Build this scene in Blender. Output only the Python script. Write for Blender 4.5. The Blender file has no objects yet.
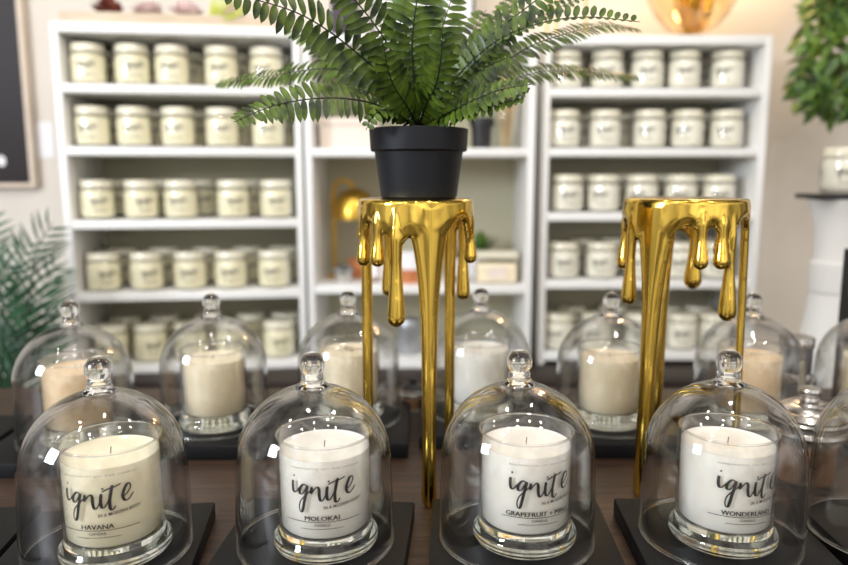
import bpy, bmesh, math, random
from mathutils import Vector, Matrix
random.seed(11)
C = bpy.context.scene.collection
PI = math.pi
# ------------------------------------------------------------------ camera
F, PITCH, CAMZ = 709.5, math.radians(8.54), 1.123
cp, sp = math.cos(PITCH), math.sin(PITCH)
SLATE, TABLE = 0.768, 0.748

def P(x, y, Y):
    """world point on the plane at distance Y seen at photo position x, y"""
    rx, ry = (x-424)/F, -(y-282.5)/F
    d = Vector((rx, cp+ry*sp, -sp+ry*cp))
    t = Y/d.y
    return Vector((d.x*t, Y, CAMZ+d.z*t))

cam = bpy.data.cameras.new('camera')
co = bpy.data.objects.new('camera', cam); C.objects.link(co)
co.location = (0, 0, CAMZ); co.rotation_euler = (PI/2-PITCH, 0, 0)
cam.sensor_width = 36; cam.lens = F/848*36; cam.clip_start = .02
cam.dof.use_dof = True; cam.dof.focus_distance = .70; cam.dof.aperture_fstop = 2.9
sc = bpy.context.scene
sc.camera = co
sc.view_settings.view_transform = 'Standard'; sc.view_settings.look = 'None'
sc.view_settings.gamma = 1; sc.view_settings.use_curve_mapping = False
sc.view_settings.exposure = 0.16
cy = sc.cycles
cy.use_denoising = True; cy.max_bounces = 12; cy.transparent_max_bounces = 48
cy.transmission_bounces = 10; cy.glossy_bounces = 6; cy.diffuse_bounces = 4
cy.sample_clamp_indirect = 6; cy.blur_glossy = .3

# ------------------------------------------------------------------ materials
def s2l(c):
    return tuple(((v/255)/12.92 if v/255 <= .04045 else ((v/255+.055)/1.055)**2.4) for v in c)

def new_mat(name):
    m = bpy.data.materials.new(name); m.use_nodes = True
    nt = m.node_tree; nt.nodes.clear()
    out = nt.nodes.new('ShaderNodeOutputMaterial')
    return m, nt, out

def mat(name, rgb, rough=.5, metal=0, var=.08, scale=20, bump=0, stretch=(1, 1, 1), rgb2=None, sss=0, spec=.5, coat=0, detail=4):
    m, nt, out = new_mat(name)
    b = nt.nodes.new('ShaderNodeBsdfPrincipled')
    nt.links.new(b.outputs[0], out.inputs[0])
    tc = nt.nodes.new('ShaderNodeTexCoord'); mp = nt.nodes.new('ShaderNodeMapping')
    mp.inputs['Scale'].default_value = stretch
    n = nt.nodes.new('ShaderNodeTexNoise'); n.inputs['Scale'].default_value = scale; n.inputs['Detail'].default_value = detail
    r = nt.nodes.new('ShaderNodeValToRGB')
    a = s2l(rgb)
    lo = s2l(rgb2) if rgb2 else tuple(v*(1-var) for v in a)
    hi = a if rgb2 else tuple(min(1, v*(1+var)) for v in a)
    r.color_ramp.elements[0].position = .35; r.color_ramp.elements[1].position = .65
    r.color_ramp.elements[0].color = (*lo, 1); r.color_ramp.elements[1].color = (*hi, 1)
    nt.links.new(tc.outputs['Object'], mp.inputs[0]); nt.links.new(mp.outputs[0], n.inputs[0])
    nt.links.new(n.outputs[0], r.inputs[0]); nt.links.new(r.outputs[0], b.inputs['Base Color'])
    b.inputs['Roughness'].default_value = rough; b.inputs['Metallic'].default_value = metal
    b.inputs['Specular IOR Level'].default_value = spec
    if coat:
        b.inputs['Coat Weight'].default_value = coat; b.inputs['Coat Roughness'].default_value = .1
    if sss:
        b.inputs['Subsurface Weight'].default_value = sss
        b.inputs['Subsurface Radius'].default_value = (.012, .009, .006); b.inputs['Subsurface Scale'].default_value = 1
    if bump:
        bp = nt.nodes.new('ShaderNodeBump'); bp.inputs['Strength'].default_value = bump; bp.inputs['Distance'].default_value = .002
        nt.links.new(n.outputs[0], bp.inputs['Height']); nt.links.new(bp.outputs[0], b.inputs['Normal'])
    return m

def thin_glass(name, tint=(.985, .99, .985), f0=.045, rough=.015, power=4.2, mx=1.0):
    """thin clear glass: transmits straight through, reflects more at grazing angles"""
    m, nt, out = new_mat(name)
    tr = nt.nodes.new('ShaderNodeBsdfTransparent'); tr.inputs[0].default_value = (*tint, 1)
    gl = nt.nodes.new('ShaderNodeBsdfGlossy'); gl.inputs['Roughness'].default_value = rough
    lw = nt.nodes.new('ShaderNodeLayerWeight'); lw.inputs[0].default_value = .5
    pw = nt.nodes.new('ShaderNodeMath'); pw.operation = 'POWER'; pw.inputs[1].default_value = power
    mu = nt.nodes.new('ShaderNodeMath'); mu.operation = 'MULTIPLY_ADD'
    mu.inputs[1].default_value = mx-f0; mu.inputs[2].default_value = f0
    mx_ = nt.nodes.new('ShaderNodeMixShader')
    nt.links.new(lw.outputs['Facing'], pw.inputs[0]); nt.links.new(pw.outputs[0], mu.inputs[0])
    nt.links.new(mu.outputs[0], mx_.inputs[0]); nt.links.new(tr.outputs[0], mx_.inputs[1]); nt.links.new(gl.outputs[0], mx_.inputs[2])
    nt.links.new(mx_.outputs[0], out.inputs[0])
    return m

def solid_glass(name, col=(1, 1, 1), rough=0, ior=1.5):
    m, nt, out = new_mat(name)
    g = nt.nodes.new('ShaderNodeBsdfGlass'); g.inputs['Color'].default_value = (*col, 1)
    g.inputs['Roughness'].default_value = rough; g.inputs['IOR'].default_value = ior
    nt.links.new(g.outputs[0], out.inputs[0])
    return m

def wood(name, c1, c2, c3, axis='X', rough=.5, scale=1.0):
    m, nt, out = new_mat(name)
    b = nt.nodes.new('ShaderNodeBsdfPrincipled'); nt.links.new(b.outputs[0], out.inputs[0])
    tc = nt.nodes.new('ShaderNodeTexCoord'); mp = nt.nodes.new('ShaderNodeMapping')
    mp.inputs['Scale'].default_value = (2*scale, 38*scale, 20) if axis == 'X' else (38*scale, 2*scale, 20)
    n = nt.nodes.new('ShaderNodeTexNoise'); n.inputs['Scale'].default_value = 3; n.inputs['Detail'].default_value = 8; n.inputs['Roughness'].default_value = .65
    r = nt.nodes.new('ShaderNodeValToRGB')
    e = r.color_ramp.elements
    e[0].position = .3; e[0].color = (*s2l(c1), 1); e[1].position = .72; e[1].color = (*s2l(c3), 1)
    k = e.new(.5); k.color = (*s2l(c2), 1)
    bp = nt.nodes.new('ShaderNodeBump'); bp.inputs['Strength'].default_value = .25; bp.inputs['Distance'].default_value = .001
    nt.links.new(tc.outputs['Object'], mp.inputs[0]); nt.links.new(mp.outputs[0], n.inputs[0]); nt.links.new(n.outputs[0], r.inputs[0])
    nt.links.new(r.outputs[0], b.inputs['Base Color']); nt.links.new(n.outputs[0], bp.inputs['Height']); nt.links.new(bp.outputs[0], b.inputs['Normal'])
    b.inputs['Roughness'].default_value = rough
    return m

M = {}
M['dome_glass'] = thin_glass('cloche_glass', tint=(.998, .999, .998), f0=.042, power=2.5)
M['cup_glass'] = thin_glass('tumbler_glass', tint=(.997, .999, .997), f0=.04, power=2.6)
M['knob_glass'] = solid_glass('knob_glass', (.98, .98, .98))
M['foot_glass'] = solid_glass('foot_glass', (.975, .985, .965))
M['wax_white'] = mat('wax_white', (248, 242, 232), .45, var=.02, scale=60, sss=.3)
M['wax_cream'] = mat('wax_cream', (250, 238, 208), .45, var=.02, scale=60, sss=.3)
M['wax_ivory'] = mat('wax_ivory', (245, 230, 200), .45, var=.02, scale=60, sss=.3)
M['wax_peach'] = mat('wax_peach', (240, 212, 172), .45, var=.02, scale=60, sss=.3)
M['ink'] = mat('ink', (22, 20, 20), .5, var=.05)
M['ink_grey'] = mat('ink_grey', (70, 66, 62), .5, var=.05)
M['wick'] = mat('wick', (120, 104, 84), .9)
M['slate'] = mat('slate', (14, 14, 16), .55, var=.25, scale=30, bump=.15, spec=.22)
M['gold'] = mat('gold', (222, 186, 84), .14, metal=1, var=.15, scale=46, bump=.3, stretch=(1, 1, .09), detail=2)
M['gold_soft'] = mat('gold_soft', (205, 165, 70), .3, metal=1, var=.08)
M['silver'] = mat('silver', (196, 192, 188), .25, metal=1, var=.05)
M['copper'] = mat('copper', (205, 130, 84), .4, metal=.6, var=.1)
M['pot'] = mat('pot_black', (21, 23, 29), .5, var=.08, scale=40, spec=.3)
M['soil'] = mat('soil', (30, 24, 20), .9, var=.3, scale=90)
M['leaf'] = mat('fern_leaf', (86, 108, 30), .38, var=.3, scale=55, rgb2=(24, 42, 10), spec=.35)
M['stem'] = mat('fern_stem', (24, 34, 14), .5, spec=.3)
M['palm'] = mat('palm_leaf', (38, 92, 52), .45, rgb2=(18, 50, 28), scale=12)
M['tree_leaf'] = mat('tree_leaf', (112, 146, 52), .45, rgb2=(38, 72, 22), scale=16)
M['bark'] = mat('bark', (80, 62, 44), .8, var=.2)
M['white_paint'] = mat('white_paint', (236, 235, 232), .45, var=.015, scale=8)
M['back_board_shaded'] = mat('back_board_shaded', (182, 177, 152), .6, var=.02, scale=6)  # olive tone puts the shade inside the white bookcases into the colour
M['wall'] = mat('wall_paint', (220, 212, 201), .8, var=.03, scale=4)
M['floor'] = wood('floor_wood', (70, 56, 46), (96, 78, 62), (120, 98, 78))
M['table'] = wood('table_wood', (34, 24, 17), (62, 44, 33), (92, 67, 50), rough=.45)
M['dark_wood'] = wood('dark_wood', (34, 25, 20), (46, 34, 27), (58, 44, 36))
M['pale_wood'] = wood('pale_wood', (176, 156, 132), (198, 180, 156), (214, 198, 178))
M['jar_wax'] = mat('jar_wax', (242, 234, 202), .5, var=.04, scale=14)
M['jar_wax_white'] = mat('jar_wax_white', (242, 237, 220), .5, var=.04, scale=14)
M['jar_lid'] = mat('jar_lid', (224, 218, 196), .25, var=.04, coat=.5)
M['frame_pale'] = mat('frame_pale', (216, 200, 182), .6, var=.05)
M['black'] = mat('black_paint', (20, 19, 21), .45, var=.1)
M['chalk'] = mat('chalkboard', (34, 27, 30), .6, var=.15, scale=5)
M['paper'] = mat('paper', (238, 236, 238), .7, var=.02)
M['pink_box'] = mat('pale_pink_card', (226, 212, 200), .6, var=.03)
M['tin'] = mat('grey_tin', (170, 172, 176), .35, metal=.7, var=.08)
M['amber'] = thin_glass('amber_glass', tint=(.985, .93, .80), f0=.08, power=3)
M['amber_jar'] = solid_glass('amber_liquid', (.72, .42, .2), .05)
M['dry'] = mat('dry_grass', (206, 178, 128), .8, var=.2)
M['flower'] = mat('flower_pale', (240, 226, 222), .7, var=.1, rgb2=(228, 196, 192), scale=30)
M['flower_red'] = mat('flower_red', (128, 62, 48), .7, var=.2)
M['lime'] = mat('lime_leaf', (190, 196, 92), .5, var=.15)

# ------------------------------------------------------------------ mesh helpers
def link(name, me, m=None, parent=None):
    o = bpy.data.objects.new(name, me); C.objects.link(o)
    if me is not None and m is not None:
        for q in (m if isinstance(m, (list, tuple)) else [m]):
            me.materials.append(q)
    if parent is not None: o.parent = parent
    return o

def fin(bm, smooth=True, angle=40, recalc=True):
    if recalc: bmesh.ops.recalc_face_normals(bm, faces=bm.faces[:])
    me = bpy.data.meshes.new('mesh'); bm.to_mesh(me); bm.free()
    if smooth:
        me.polygons.foreach_set('use_smooth', [True]*len(me.polygons))
        if angle: me.set_sharp_from_angle(angle=math.radians(angle))
    return me

def tag(o, label, cat, group=None, kind=None):
    o['label'] = label; o['category'] = cat
    if group: o['group'] = group
    if kind: o['kind'] = kind
    return o

def thing(name, label, cat, loc, rz=0, group=None):
    o = bpy.data.objects.new(name, None); C.objects.link(o)
    o.empty_display_size = .02
    o.location = loc; o.rotation_euler = (0, 0, rz)
    return tag(o, label, cat, group)

def dup(root, loc, rz, label, group=None):
    r = root.copy(); C.objects.link(r); r.location = loc; r.rotation_euler = (0, 0, rz); r['label'] = label
    if group: r['group'] = group
    for ch in root.children:
        c = ch.copy(); C.objects.link(c); c.parent = r
        for g in ch.children:
            d = g.copy(); C.objects.link(d); d.parent = c
    return r

def lathe(prof, seg=48, bm=None, cx=0, cy_=0, angle=40, z0=0):
    own = bm is None
    if own: bm = bmesh.new()
    rings = []
    for r, z in prof:
        if r < 1e-6: rings.append([bm.verts.new((cx, cy_, z+z0))])
        else: rings.append([bm.verts.new((cx+r*math.cos(2*PI*k/seg), cy_+r*math.sin(2*PI*k/seg), z+z0)) for k in range(seg)])
    for a, b in zip(rings, rings[1:]):
        for k in range(seg):
            k2 = (k+1) % seg
            vs = [a[k % len(a)], a[k2 % len(a)], b[k2 % len(b)], b[k % len(b)]]
            u = []
            for v in vs:
                if v not in u: u.append(v)
            if len(u) > 2:
                try: bm.faces.new(u)
                except ValueError: pass
    return fin(bm, angle=angle) if own else bm

def box(bm, x0, x1, y0, y1, z0, z1, bev=0):
    vs = [bm.verts.new((x, y, z)) for z in (z0, z1) for y in (y0, y1) for x in (x0, x1)]
    fs = []
    for q in ((0, 2, 3, 1), (4, 5, 7, 6), (0, 1, 5, 4), (2, 6, 7, 3), (0, 4, 6, 2), (1, 3, 7, 5)):
        fs.append(bm.faces.new([vs[i] for i in q]))
    if bev:
        es = list({e for f in fs for e in f.edges})
        bmesh.ops.bevel(bm, geom=es, offset=bev, segments=2, profile=.5, affect='EDGES')
    return bm

def boxme(x0, x1, y0, y1, z0, z1, bev=0):
    return fin(box(bmesh.new(), x0, x1, y0, y1, z0, z1, bev), smooth=bool(bev), angle=35)

def crom(pts, n):
    """Catmull-Rom samples through points (tuples)"""
    pts = [Vector(p) for p in pts]
    q = [pts[0]*2-pts[1]] + pts + [pts[-1]*2-pts[-2]]
    out = []
    for i in range(1, len(q)-2):
        for k in range(n):
            t = k/n
            out.append(.5*((2*q[i])+(q[i+1]-q[i-1])*t+(2*q[i-1]-5*q[i]+4*q[i+1]-q[i+2])*t*t+(3*q[i]-q[i-1]-3*q[i+1]+q[i+2])*t**3))
    out.append(pts[-1])
    return out

def tube(bm, pts, rad, seg=8, flat=None):
    """swept tube; rad is a list; closed ends"""
    rings = []
    ref = Vector((0, 0, 1))
    for i, p in enumerate(pts):
        t = (pts[min(i+1, len(pts)-1)]-pts[max(i-1, 0)]).normalized()
        a = t.cross(ref if abs(t.z) < .9 else Vector((0, 1, 0))).normalized(); b = t.cross(a)
        r = rad[i] if isinstance(rad, (list, tuple)) else rad
        rings.append([bm.verts.new(p+r*(math.cos(2*PI*k/seg)*a+math.sin(2*PI*k/seg)*b)) for k in range(seg)])
    for A, B in zip(rings, rings[1:]):
        for k in range(seg): bm.faces.new((A[k], A[(k+1) % seg], B[(k+1) % seg], B[k]))
    bm.faces.new(rings[0][::-1]); bm.faces.new(rings[-1])
    return bm

# ------------------------------------------------------------------ the setting
def struct(name, me, m, loc=(0, 0, 0)):
    o = link(name, me, m); o.location = loc; o['kind'] = 'structure'
    return o
struct('floor', boxme(-3, 3, -.5, 2.6, -.05, 0), M['floor'])
struct('wall_back', boxme(-3, 3, 2.26, 2.36, 0, 2.8), M['wall'])

# ------------------------------------------------------------------ display table
tb = thing('display_table', 'long brown wooden display table carrying the slate boards and candles', 'table', (0, .76, 0))
link('tabletop', boxme(-1.35, 1.35, -.40, .47, .708, TABLE, .004), M['table'], tb)
link('apron', boxme(-1.27, 1.27, -.33, .40, .62, .708), M['dark_wood'], tb)
for sx in (-1, 1):
    for sy in (-.32, .39):
        link('leg', boxme(sx*1.27-.035, sx*1.27+.035, sy-.035, sy+.035, 0, .62, .003), M['dark_wood'], tb)

# ------------------------------------------------------------------ slate boards
def slate_me(w, d):
    bm = bmesh.new(); box(bm, -w/2, w/2, -d/2, d/2, 0, SLATE-TABLE-.0002, .0015)
    return fin(bm, angle=35)
sl_front, sl_rear = slate_me(.182, .19), slate_me(.186, .186)
slates = [  # x, y, rot, mesh, label
 (-.497, .625, 7, 'f', 'black square slate board at the left edge of the front row, under no visible cloche'),
 (-.309, .632, 7, 'f', 'black square slate board under the HAVANA candle'),
 (-.107, .648, -3.5, 'f', 'black square slate board under the MOLOKAI candle'),
 (.097, .648, -2, 'f', 'black square slate board under the GRAPEFRUIT + MINT candle'),
 (.2985, .648, -2.5, 'f', 'black square slate board under the WONDERLAND candle'),
 (.497, .648, -2, 'f', 'black square slate board in the bottom right corner beside the WONDERLAND board'),
 (-.678, .93, 2, 'r', 'black square slate board by the palm, at the far left edge'),
 (-.482, .935, 1, 'r', 'black square slate board under the peach candle nearest the palm'),
 (-.303, .993, 0, 'r', 'black square slate board under the rear cream candle behind HAVANA and MOLOKAI'),
 (-.115, 1.0, 0, 'r', 'black slate board under the candle behind the fern stand, on its left'),
 (.086, 1.03, 0, 'r', 'black square slate board under the candle behind the fern stand, on its right'),
 (.275, .998, 0, 'r', 'black square slate board under the candle behind the right gold stand, on its left'),
 (.48, 1.0, 0, 'r', 'black square slate board under the peach candle behind WONDERLAND'),
 (.672, 1.0, 0, 'r', 'black square slate board under the rear candle cut by the right edge'),
]
for x, y, r, k, lab in slates:
    o = link('slate_board', sl_front if k == 'f' else sl_rear)
    if not o.data.materials: o.data.materials.append(M['slate'])
    o.location = (x, y, TABLE+.0001); o.rotation_euler = (0, 0, math.radians(r))
    tag(o, lab, 'slate board', 'slate boards in the %s row' % ('front' if k == 'f' else 'rear'))

# ------------------------------------------------------------------ lettering for the candle labels
WR = .0464
STROKES = [  # handwriting in photo-crop units, (x, y), 6.275 units per px on the MOLOKAI label
 [(121, 193), (118, 215), (119, 248), (128, 268), (146, 260), (166, 234)],
 [(219, 216), (198, 209), (176, 232), (168, 258), (177, 274), (197, 262), (222, 216), (216, 258), (203, 310), (192, 362), (182, 388), (169, 384), (165, 354), (178, 314), (214, 276), (247, 242)],
 [(252, 222), (249, 262), (262, 246), (285, 222), (298, 236), (299, 275), (305, 306), (318, 311), (334, 286), (347, 250)],
 [(352, 218), (346, 262), (350, 302), (366, 306), (386, 276), (398, 248)],
 [(418, 172), (408, 215), (398, 270), (400, 318), (414, 326), (432, 304)],
 [(355, 208), (390, 193), (430, 184), (468, 171)],
 [(474, 256), (500, 240), (522, 208), (520, 184), (503, 183), (484, 214), (474, 250), (484, 279), (506, 281), (541, 244)],
]
DOTS = [(130, 160), (361, 188)]

def wrap(u, z, lift=.0):
    r = WR+lift; th = u/WR
    return Vector((r*math.sin(th), -r*math.cos(th), z))

UX, UZ = .000905/6.275, .00093/6.275
def stroke_faces(bm, fn):
    for st in STROKES:
        pts = crom([(x, y, 0) for x, y in st], 7)
        L, R_ = [], []
        for i, p in enumerate(pts):
            t = (pts[min(i+1, len(pts)-1)]-pts[max(i-1, 0)]); t.normalize()
            n = Vector((-t.y, t.x, 0))
            w = (4.4+5.6*max(0, t.y)**1.5)*(.55 if i in (0, len(pts)-1) else 1)
            L.append(bm.verts.new(fn(p+n*w))); R_.append(bm.verts.new(fn(p-n*w)))
        for i in range(len(pts)-1):
            bm.faces.new((L[i], L[i+1], R_[i+1], R_[i]))
    for x, y in DOTS:
        vs = [bm.verts.new(fn(Vector((x+7*math.cos(a*PI/5), y+7*math.sin(a*PI/5), 0)))) for a in range(10)]
        bm.faces.new(vs)

def text_faces(bm, txt, size, u0, z0, fn, spacing=1.0, bold=0, width=None, tilt=0):
    cu = bpy.data.curves.new('t', 'FONT'); cu.body = txt; cu.size = size; cu.space_character = spacing
    cu.align_x = 'CENTER'; cu.resolution_u = 2; cu.offset = bold
    ob = bpy.data.objects.new('t', cu); C.objects.link(ob)
    bpy.context.view_layer.update()
    me = bpy.data.meshes.new_from_object(ob.evaluated_get(bpy.context.evaluated_depsgraph_get()))
    sx = 1.0
    if width:
        xs = [v.co.x for v in me.vertices]; sx = width/(max(xs)-min(xs))
    vs = [bm.verts.new(fn(u0+v.co.x*sx, z0+v.co.y+v.co.x*sx*tilt)) for v in me.vertices]
    for p in me.polygons:
        try: bm.faces.new([vs[i] for i in p.vertices])
        except ValueError: pass
    bpy.data.objects.remove(ob); bpy.data.curves.remove(cu); bpy.data.meshes.remove(me)

def line_faces(bm, u0, u1, z, h, n=24):
    a = [(bm.verts.new(wrap(u0+(u1-u0)*i/n, z-h/2)), bm.verts.new(wrap(u0+(u1-u0)*i/n, z+h/2))) for i in range(n+1)]
    for p, q in zip(a, a[1:]): bm.faces.new((p[0], q[0], q[1], p[1]))

def lettering(name_text, name_w):
    bm = bmesh.new()
    stroke_faces(bm, lambda p: wrap((p.x-338)*UX, .0695-(p.y-262)*UZ))
    text_faces(bm, 'IN A MODERN BODY', .0042, .0165, .0555, wrap, 1.05, .00008, .037, .10)
    for sh in (-.00022, 0, .00022): text_faces(bm, name_text, .0064, -.0035+sh, .0425, wrap, 1.0, 0, name_w)
    text_faces(bm, 'CANDLE', .0032, -.0035, .0372, wrap, 1.0, .00006, .015)
    line_faces(bm, -.0395, .0335, .0412, .0006)
    text_faces(bm, 'HANDCRAFTED SOY WAX CANDLES', .0026, 0, .0915, wrap, 1.7, 0, .066)
    line_faces(bm, -.0235, .0165, .0345, .0005)
    return fin(bm, smooth=False, recalc=False)

# ------------------------------------------------------------------ candles
def shell(outer, t):
    """closed thin shell from an outer profile that starts at the rim"""
    inner = [(max(r-t, 0), z) for r, z in outer]
    return outer + inner[::-1] + [outer[0]]

foot_prof = [(0, 0), (.045, 0), (.0495, .0015), (.0512, .005), (.0512, .009), (.0495, .0125), (.0467, .0155), (.0458, .0185), (.0452, .0215), (0, .0215)]
foot_me = lathe(foot_prof, 64, angle=60)
cup_out = [(.0452, .0216), (.0457, .05), (.0461, .10), (.0462, .1100), (.0440, .1100), (.0438, .10), (.0434, .05), (.0429, .0217), (.0452, .0216)]
cup_me = lathe(cup_out, 64, angle=60)
def torus(r, z, t, seg=72):
    return lathe([(r+t*math.cos(2*PI*k/10), z+t*math.sin(2*PI*k/10)) for k in range(11)], seg, angle=None)
cup_rim_me = torus(.0454, .1112, .00105); cup_rim_me.materials.append(M['knob_glass'])
dome_rim_me = torus(.0760, .0014, .0013, 96); dome_rim_me.materials.append(M['knob_glass'])
def wax_me(top=.097):
    return lathe([(0, .0219), (.0405, .0219), (.0424, .024), (.0430, .05), (.0433, top-.001), (.0431, top+.0006), (.0424, top-.0002), (.038, top-.0012), (.02, top-.0016), (.004, top-.001), (0, top-.0012)], 64, angle=50)
wick_me = fin(tube(bmesh.new(), [Vector((0, 0, .095)), Vector((.0003, 0, .1)), Vector((.0008, 0, .1022))], .0006, 6))
wick2_me = boxme(-.0075, .0075, -.0005, .0005, .094, .101)
wax_cache = {}

def candle(x, y, wax, label, text=None, tw=.03, rot=0, top=.097, wood_wick=False, group=None):
    phi = math.atan2(-x, y)
    t = thing('jar_candle', label, 'candle', (x, y, SLATE), phi+math.radians(rot), group)
    link('glass_foot', foot_me, None, t); link('glass_rim', cup_rim_me, None, link('glass_tumbler', cup_me, None, t))
    if not foot_me.materials: foot_me.materials.append(M['foot_glass'])
    if not cup_me.materials: cup_me.materials.append(M['cup_glass'])
    if (wax, top) not in wax_cache:
        me = wax_me(top); me.materials.append(M[wax]); wax_cache[(wax, top)] = me
    link('wax', wax_cache[(wax, top)], None, t)
    w = link('wick', wick2_me if wood_wick else wick_me, None, t)
    w.location.z = top-.097
    if not w.data.materials: w.data.materials.append(M['wick'])
    if text:
        l = link('label_lettering', lettering(text, tw), M['ink'], t)
        l['label'] = 'black lettering reading ignite and %s' % text
    return t

GF, GR = 'labelled candles of the front row', 'candles of the rear row'
candle(-.2965, .64, 'wax_cream', 'cream candle in a footed glass tumbler lettered HAVANA', 'HAVANA', .0285, -15, group=GF)
candle(-.0965, .656, 'wax_white', 'white candle in a footed glass tumbler lettered MOLOKAI', 'MOLOKAI', .0325, 0, group=GF)
candle(.1, .664, 'wax_white', 'white candle in a footed glass tumbler lettered GRAPEFRUIT + MINT', 'GRAPEFRUIT + MINT', .064, 22, group=GF)
candle(.298, .665, 'wax_white', 'white candle in a footed glass tumbler lettered WONDERLAND', 'WONDERLAND', .048, 32, group=GF)
candle(-.472, .935, 'wax_peach', 'peach candle in a footed tumbler under the cloche nearest the palm', rot=170, group=GR)
candle(-.302, .99, 'wax_ivory', 'cream unlettered candle standing behind, between HAVANA and MOLOKAI', rot=160, group=GR)
candle(-.112, 1.03, 'wax_ivory', 'white candle partly behind the thin left leg of the fern stand', rot=150, top=.099, wood_wick=True, group=GR)
candle(.084, 1.04, 'wax_white', 'white candle behind the knob of the GRAPEFRUIT + MINT cloche', rot=200, top=.099, group=GR)
candle(.269, 1.0, 'wax_ivory', 'pale candle just left of the right gold stand, behind its thick leg', rot=190, group=GR)
candle(.475, 1.005, 'wax_peach', 'peach candle behind the WONDERLAND cloche and the thin gold leg', rot=170, group=GR)
candle(.652, .995, 'wax_ivory', 'pale candle at the right edge behind the silver lidded jar', rot=180, group=GR)

# ------------------------------------------------------------------ cloches
def cloche_prof():
    o = [(.0773, .0029), (.0773, .004)]
    o += [(.0773-.0028*i/6, .08*i/6+.004) for i in range(1, 7)]
    for i in range(1, 15):
        a = i/15*PI/2
        o.append((.0745*math.cos(a), .084+.0735*math.sin(a)))
    o.append((0, .1578))
    t = .0026
    inn = [(max(r-t, 0), z-(t if r < .05 else t*.4 if z > .08 else 0)) for r, z in o]
    inn[-1] = (0, .1578-t)
    return o + inn[::-1] + [o[0]]
dome_me = lathe(cloche_prof(), 96, angle=50); dome_me.materials.append(M['dome_glass'])
kp = [(0, .1580), (.0165, .1566), (.0130, .1590), (.0110, .1618), (.0104, .1650), (.0106, .1675)]
for i in range(0, 13):
    a = -PI/2*.46+i/12*(PI/2*1.46)
    kp.append((.0122*math.cos(a), .1778+.0125*math.sin(a)))
kp[-1] = (0, .1903)
knob_me = lathe(kp, 32, angle=60); knob_me.materials.append(M['knob_glass'])
cloches = [
 (-.303, .64, 0, 'clear glass cloche with ball knob over the HAVANA candle'),
 (-.1065, .656, 0, 'clear glass cloche with ball knob over the MOLOKAI candle'),
 (.092, .664, 0, 'clear glass cloche with ball knob over the GRAPEFRUIT + MINT candle'),
 (.2945, .665, 0, 'clear glass cloche with ball knob over the WONDERLAND candle'),
 (.468, .668, 0, 'clear glass cloche in the lower right corner, mostly cut off by the frame'),
 (-.475, .935, 1, 'clear glass cloche over the peach candle nearest the palm'),
 (-.303, .995, 1, 'clear glass cloche over the cream candle standing behind HAVANA and MOLOKAI'),
 (-.111, 1.02, 1, 'clear glass cloche on the left behind the fern stand, crossed by its thin leg'),
 (.085, 1.045, 1, 'clear glass cloche on the right behind the fern stand'),
 (.269, 1.003, 1, 'clear glass cloche left of the right gold stand, in the rear row'),
 (.471, 1.0, 1, 'clear glass cloche behind the WONDERLAND candle, its knob beside a thin gold leg'),
 (.652, 1.0, 1, 'clear glass cloche cut by the right edge, behind the silver lidded jar'),
]
for i, (x, y, k, lab) in enumerate(cloches):
    g = 'glass cloches of the %s row' % ('rear' if k else 'front')
    t = thing('glass_cloche', lab, 'cloche', (x, y, SLATE), random.uniform(0, 6), g)
    link('glass_rim', dome_rim_me, None, link('dome', dome_me, None, t)); link('knob', knob_me, None, t)

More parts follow.
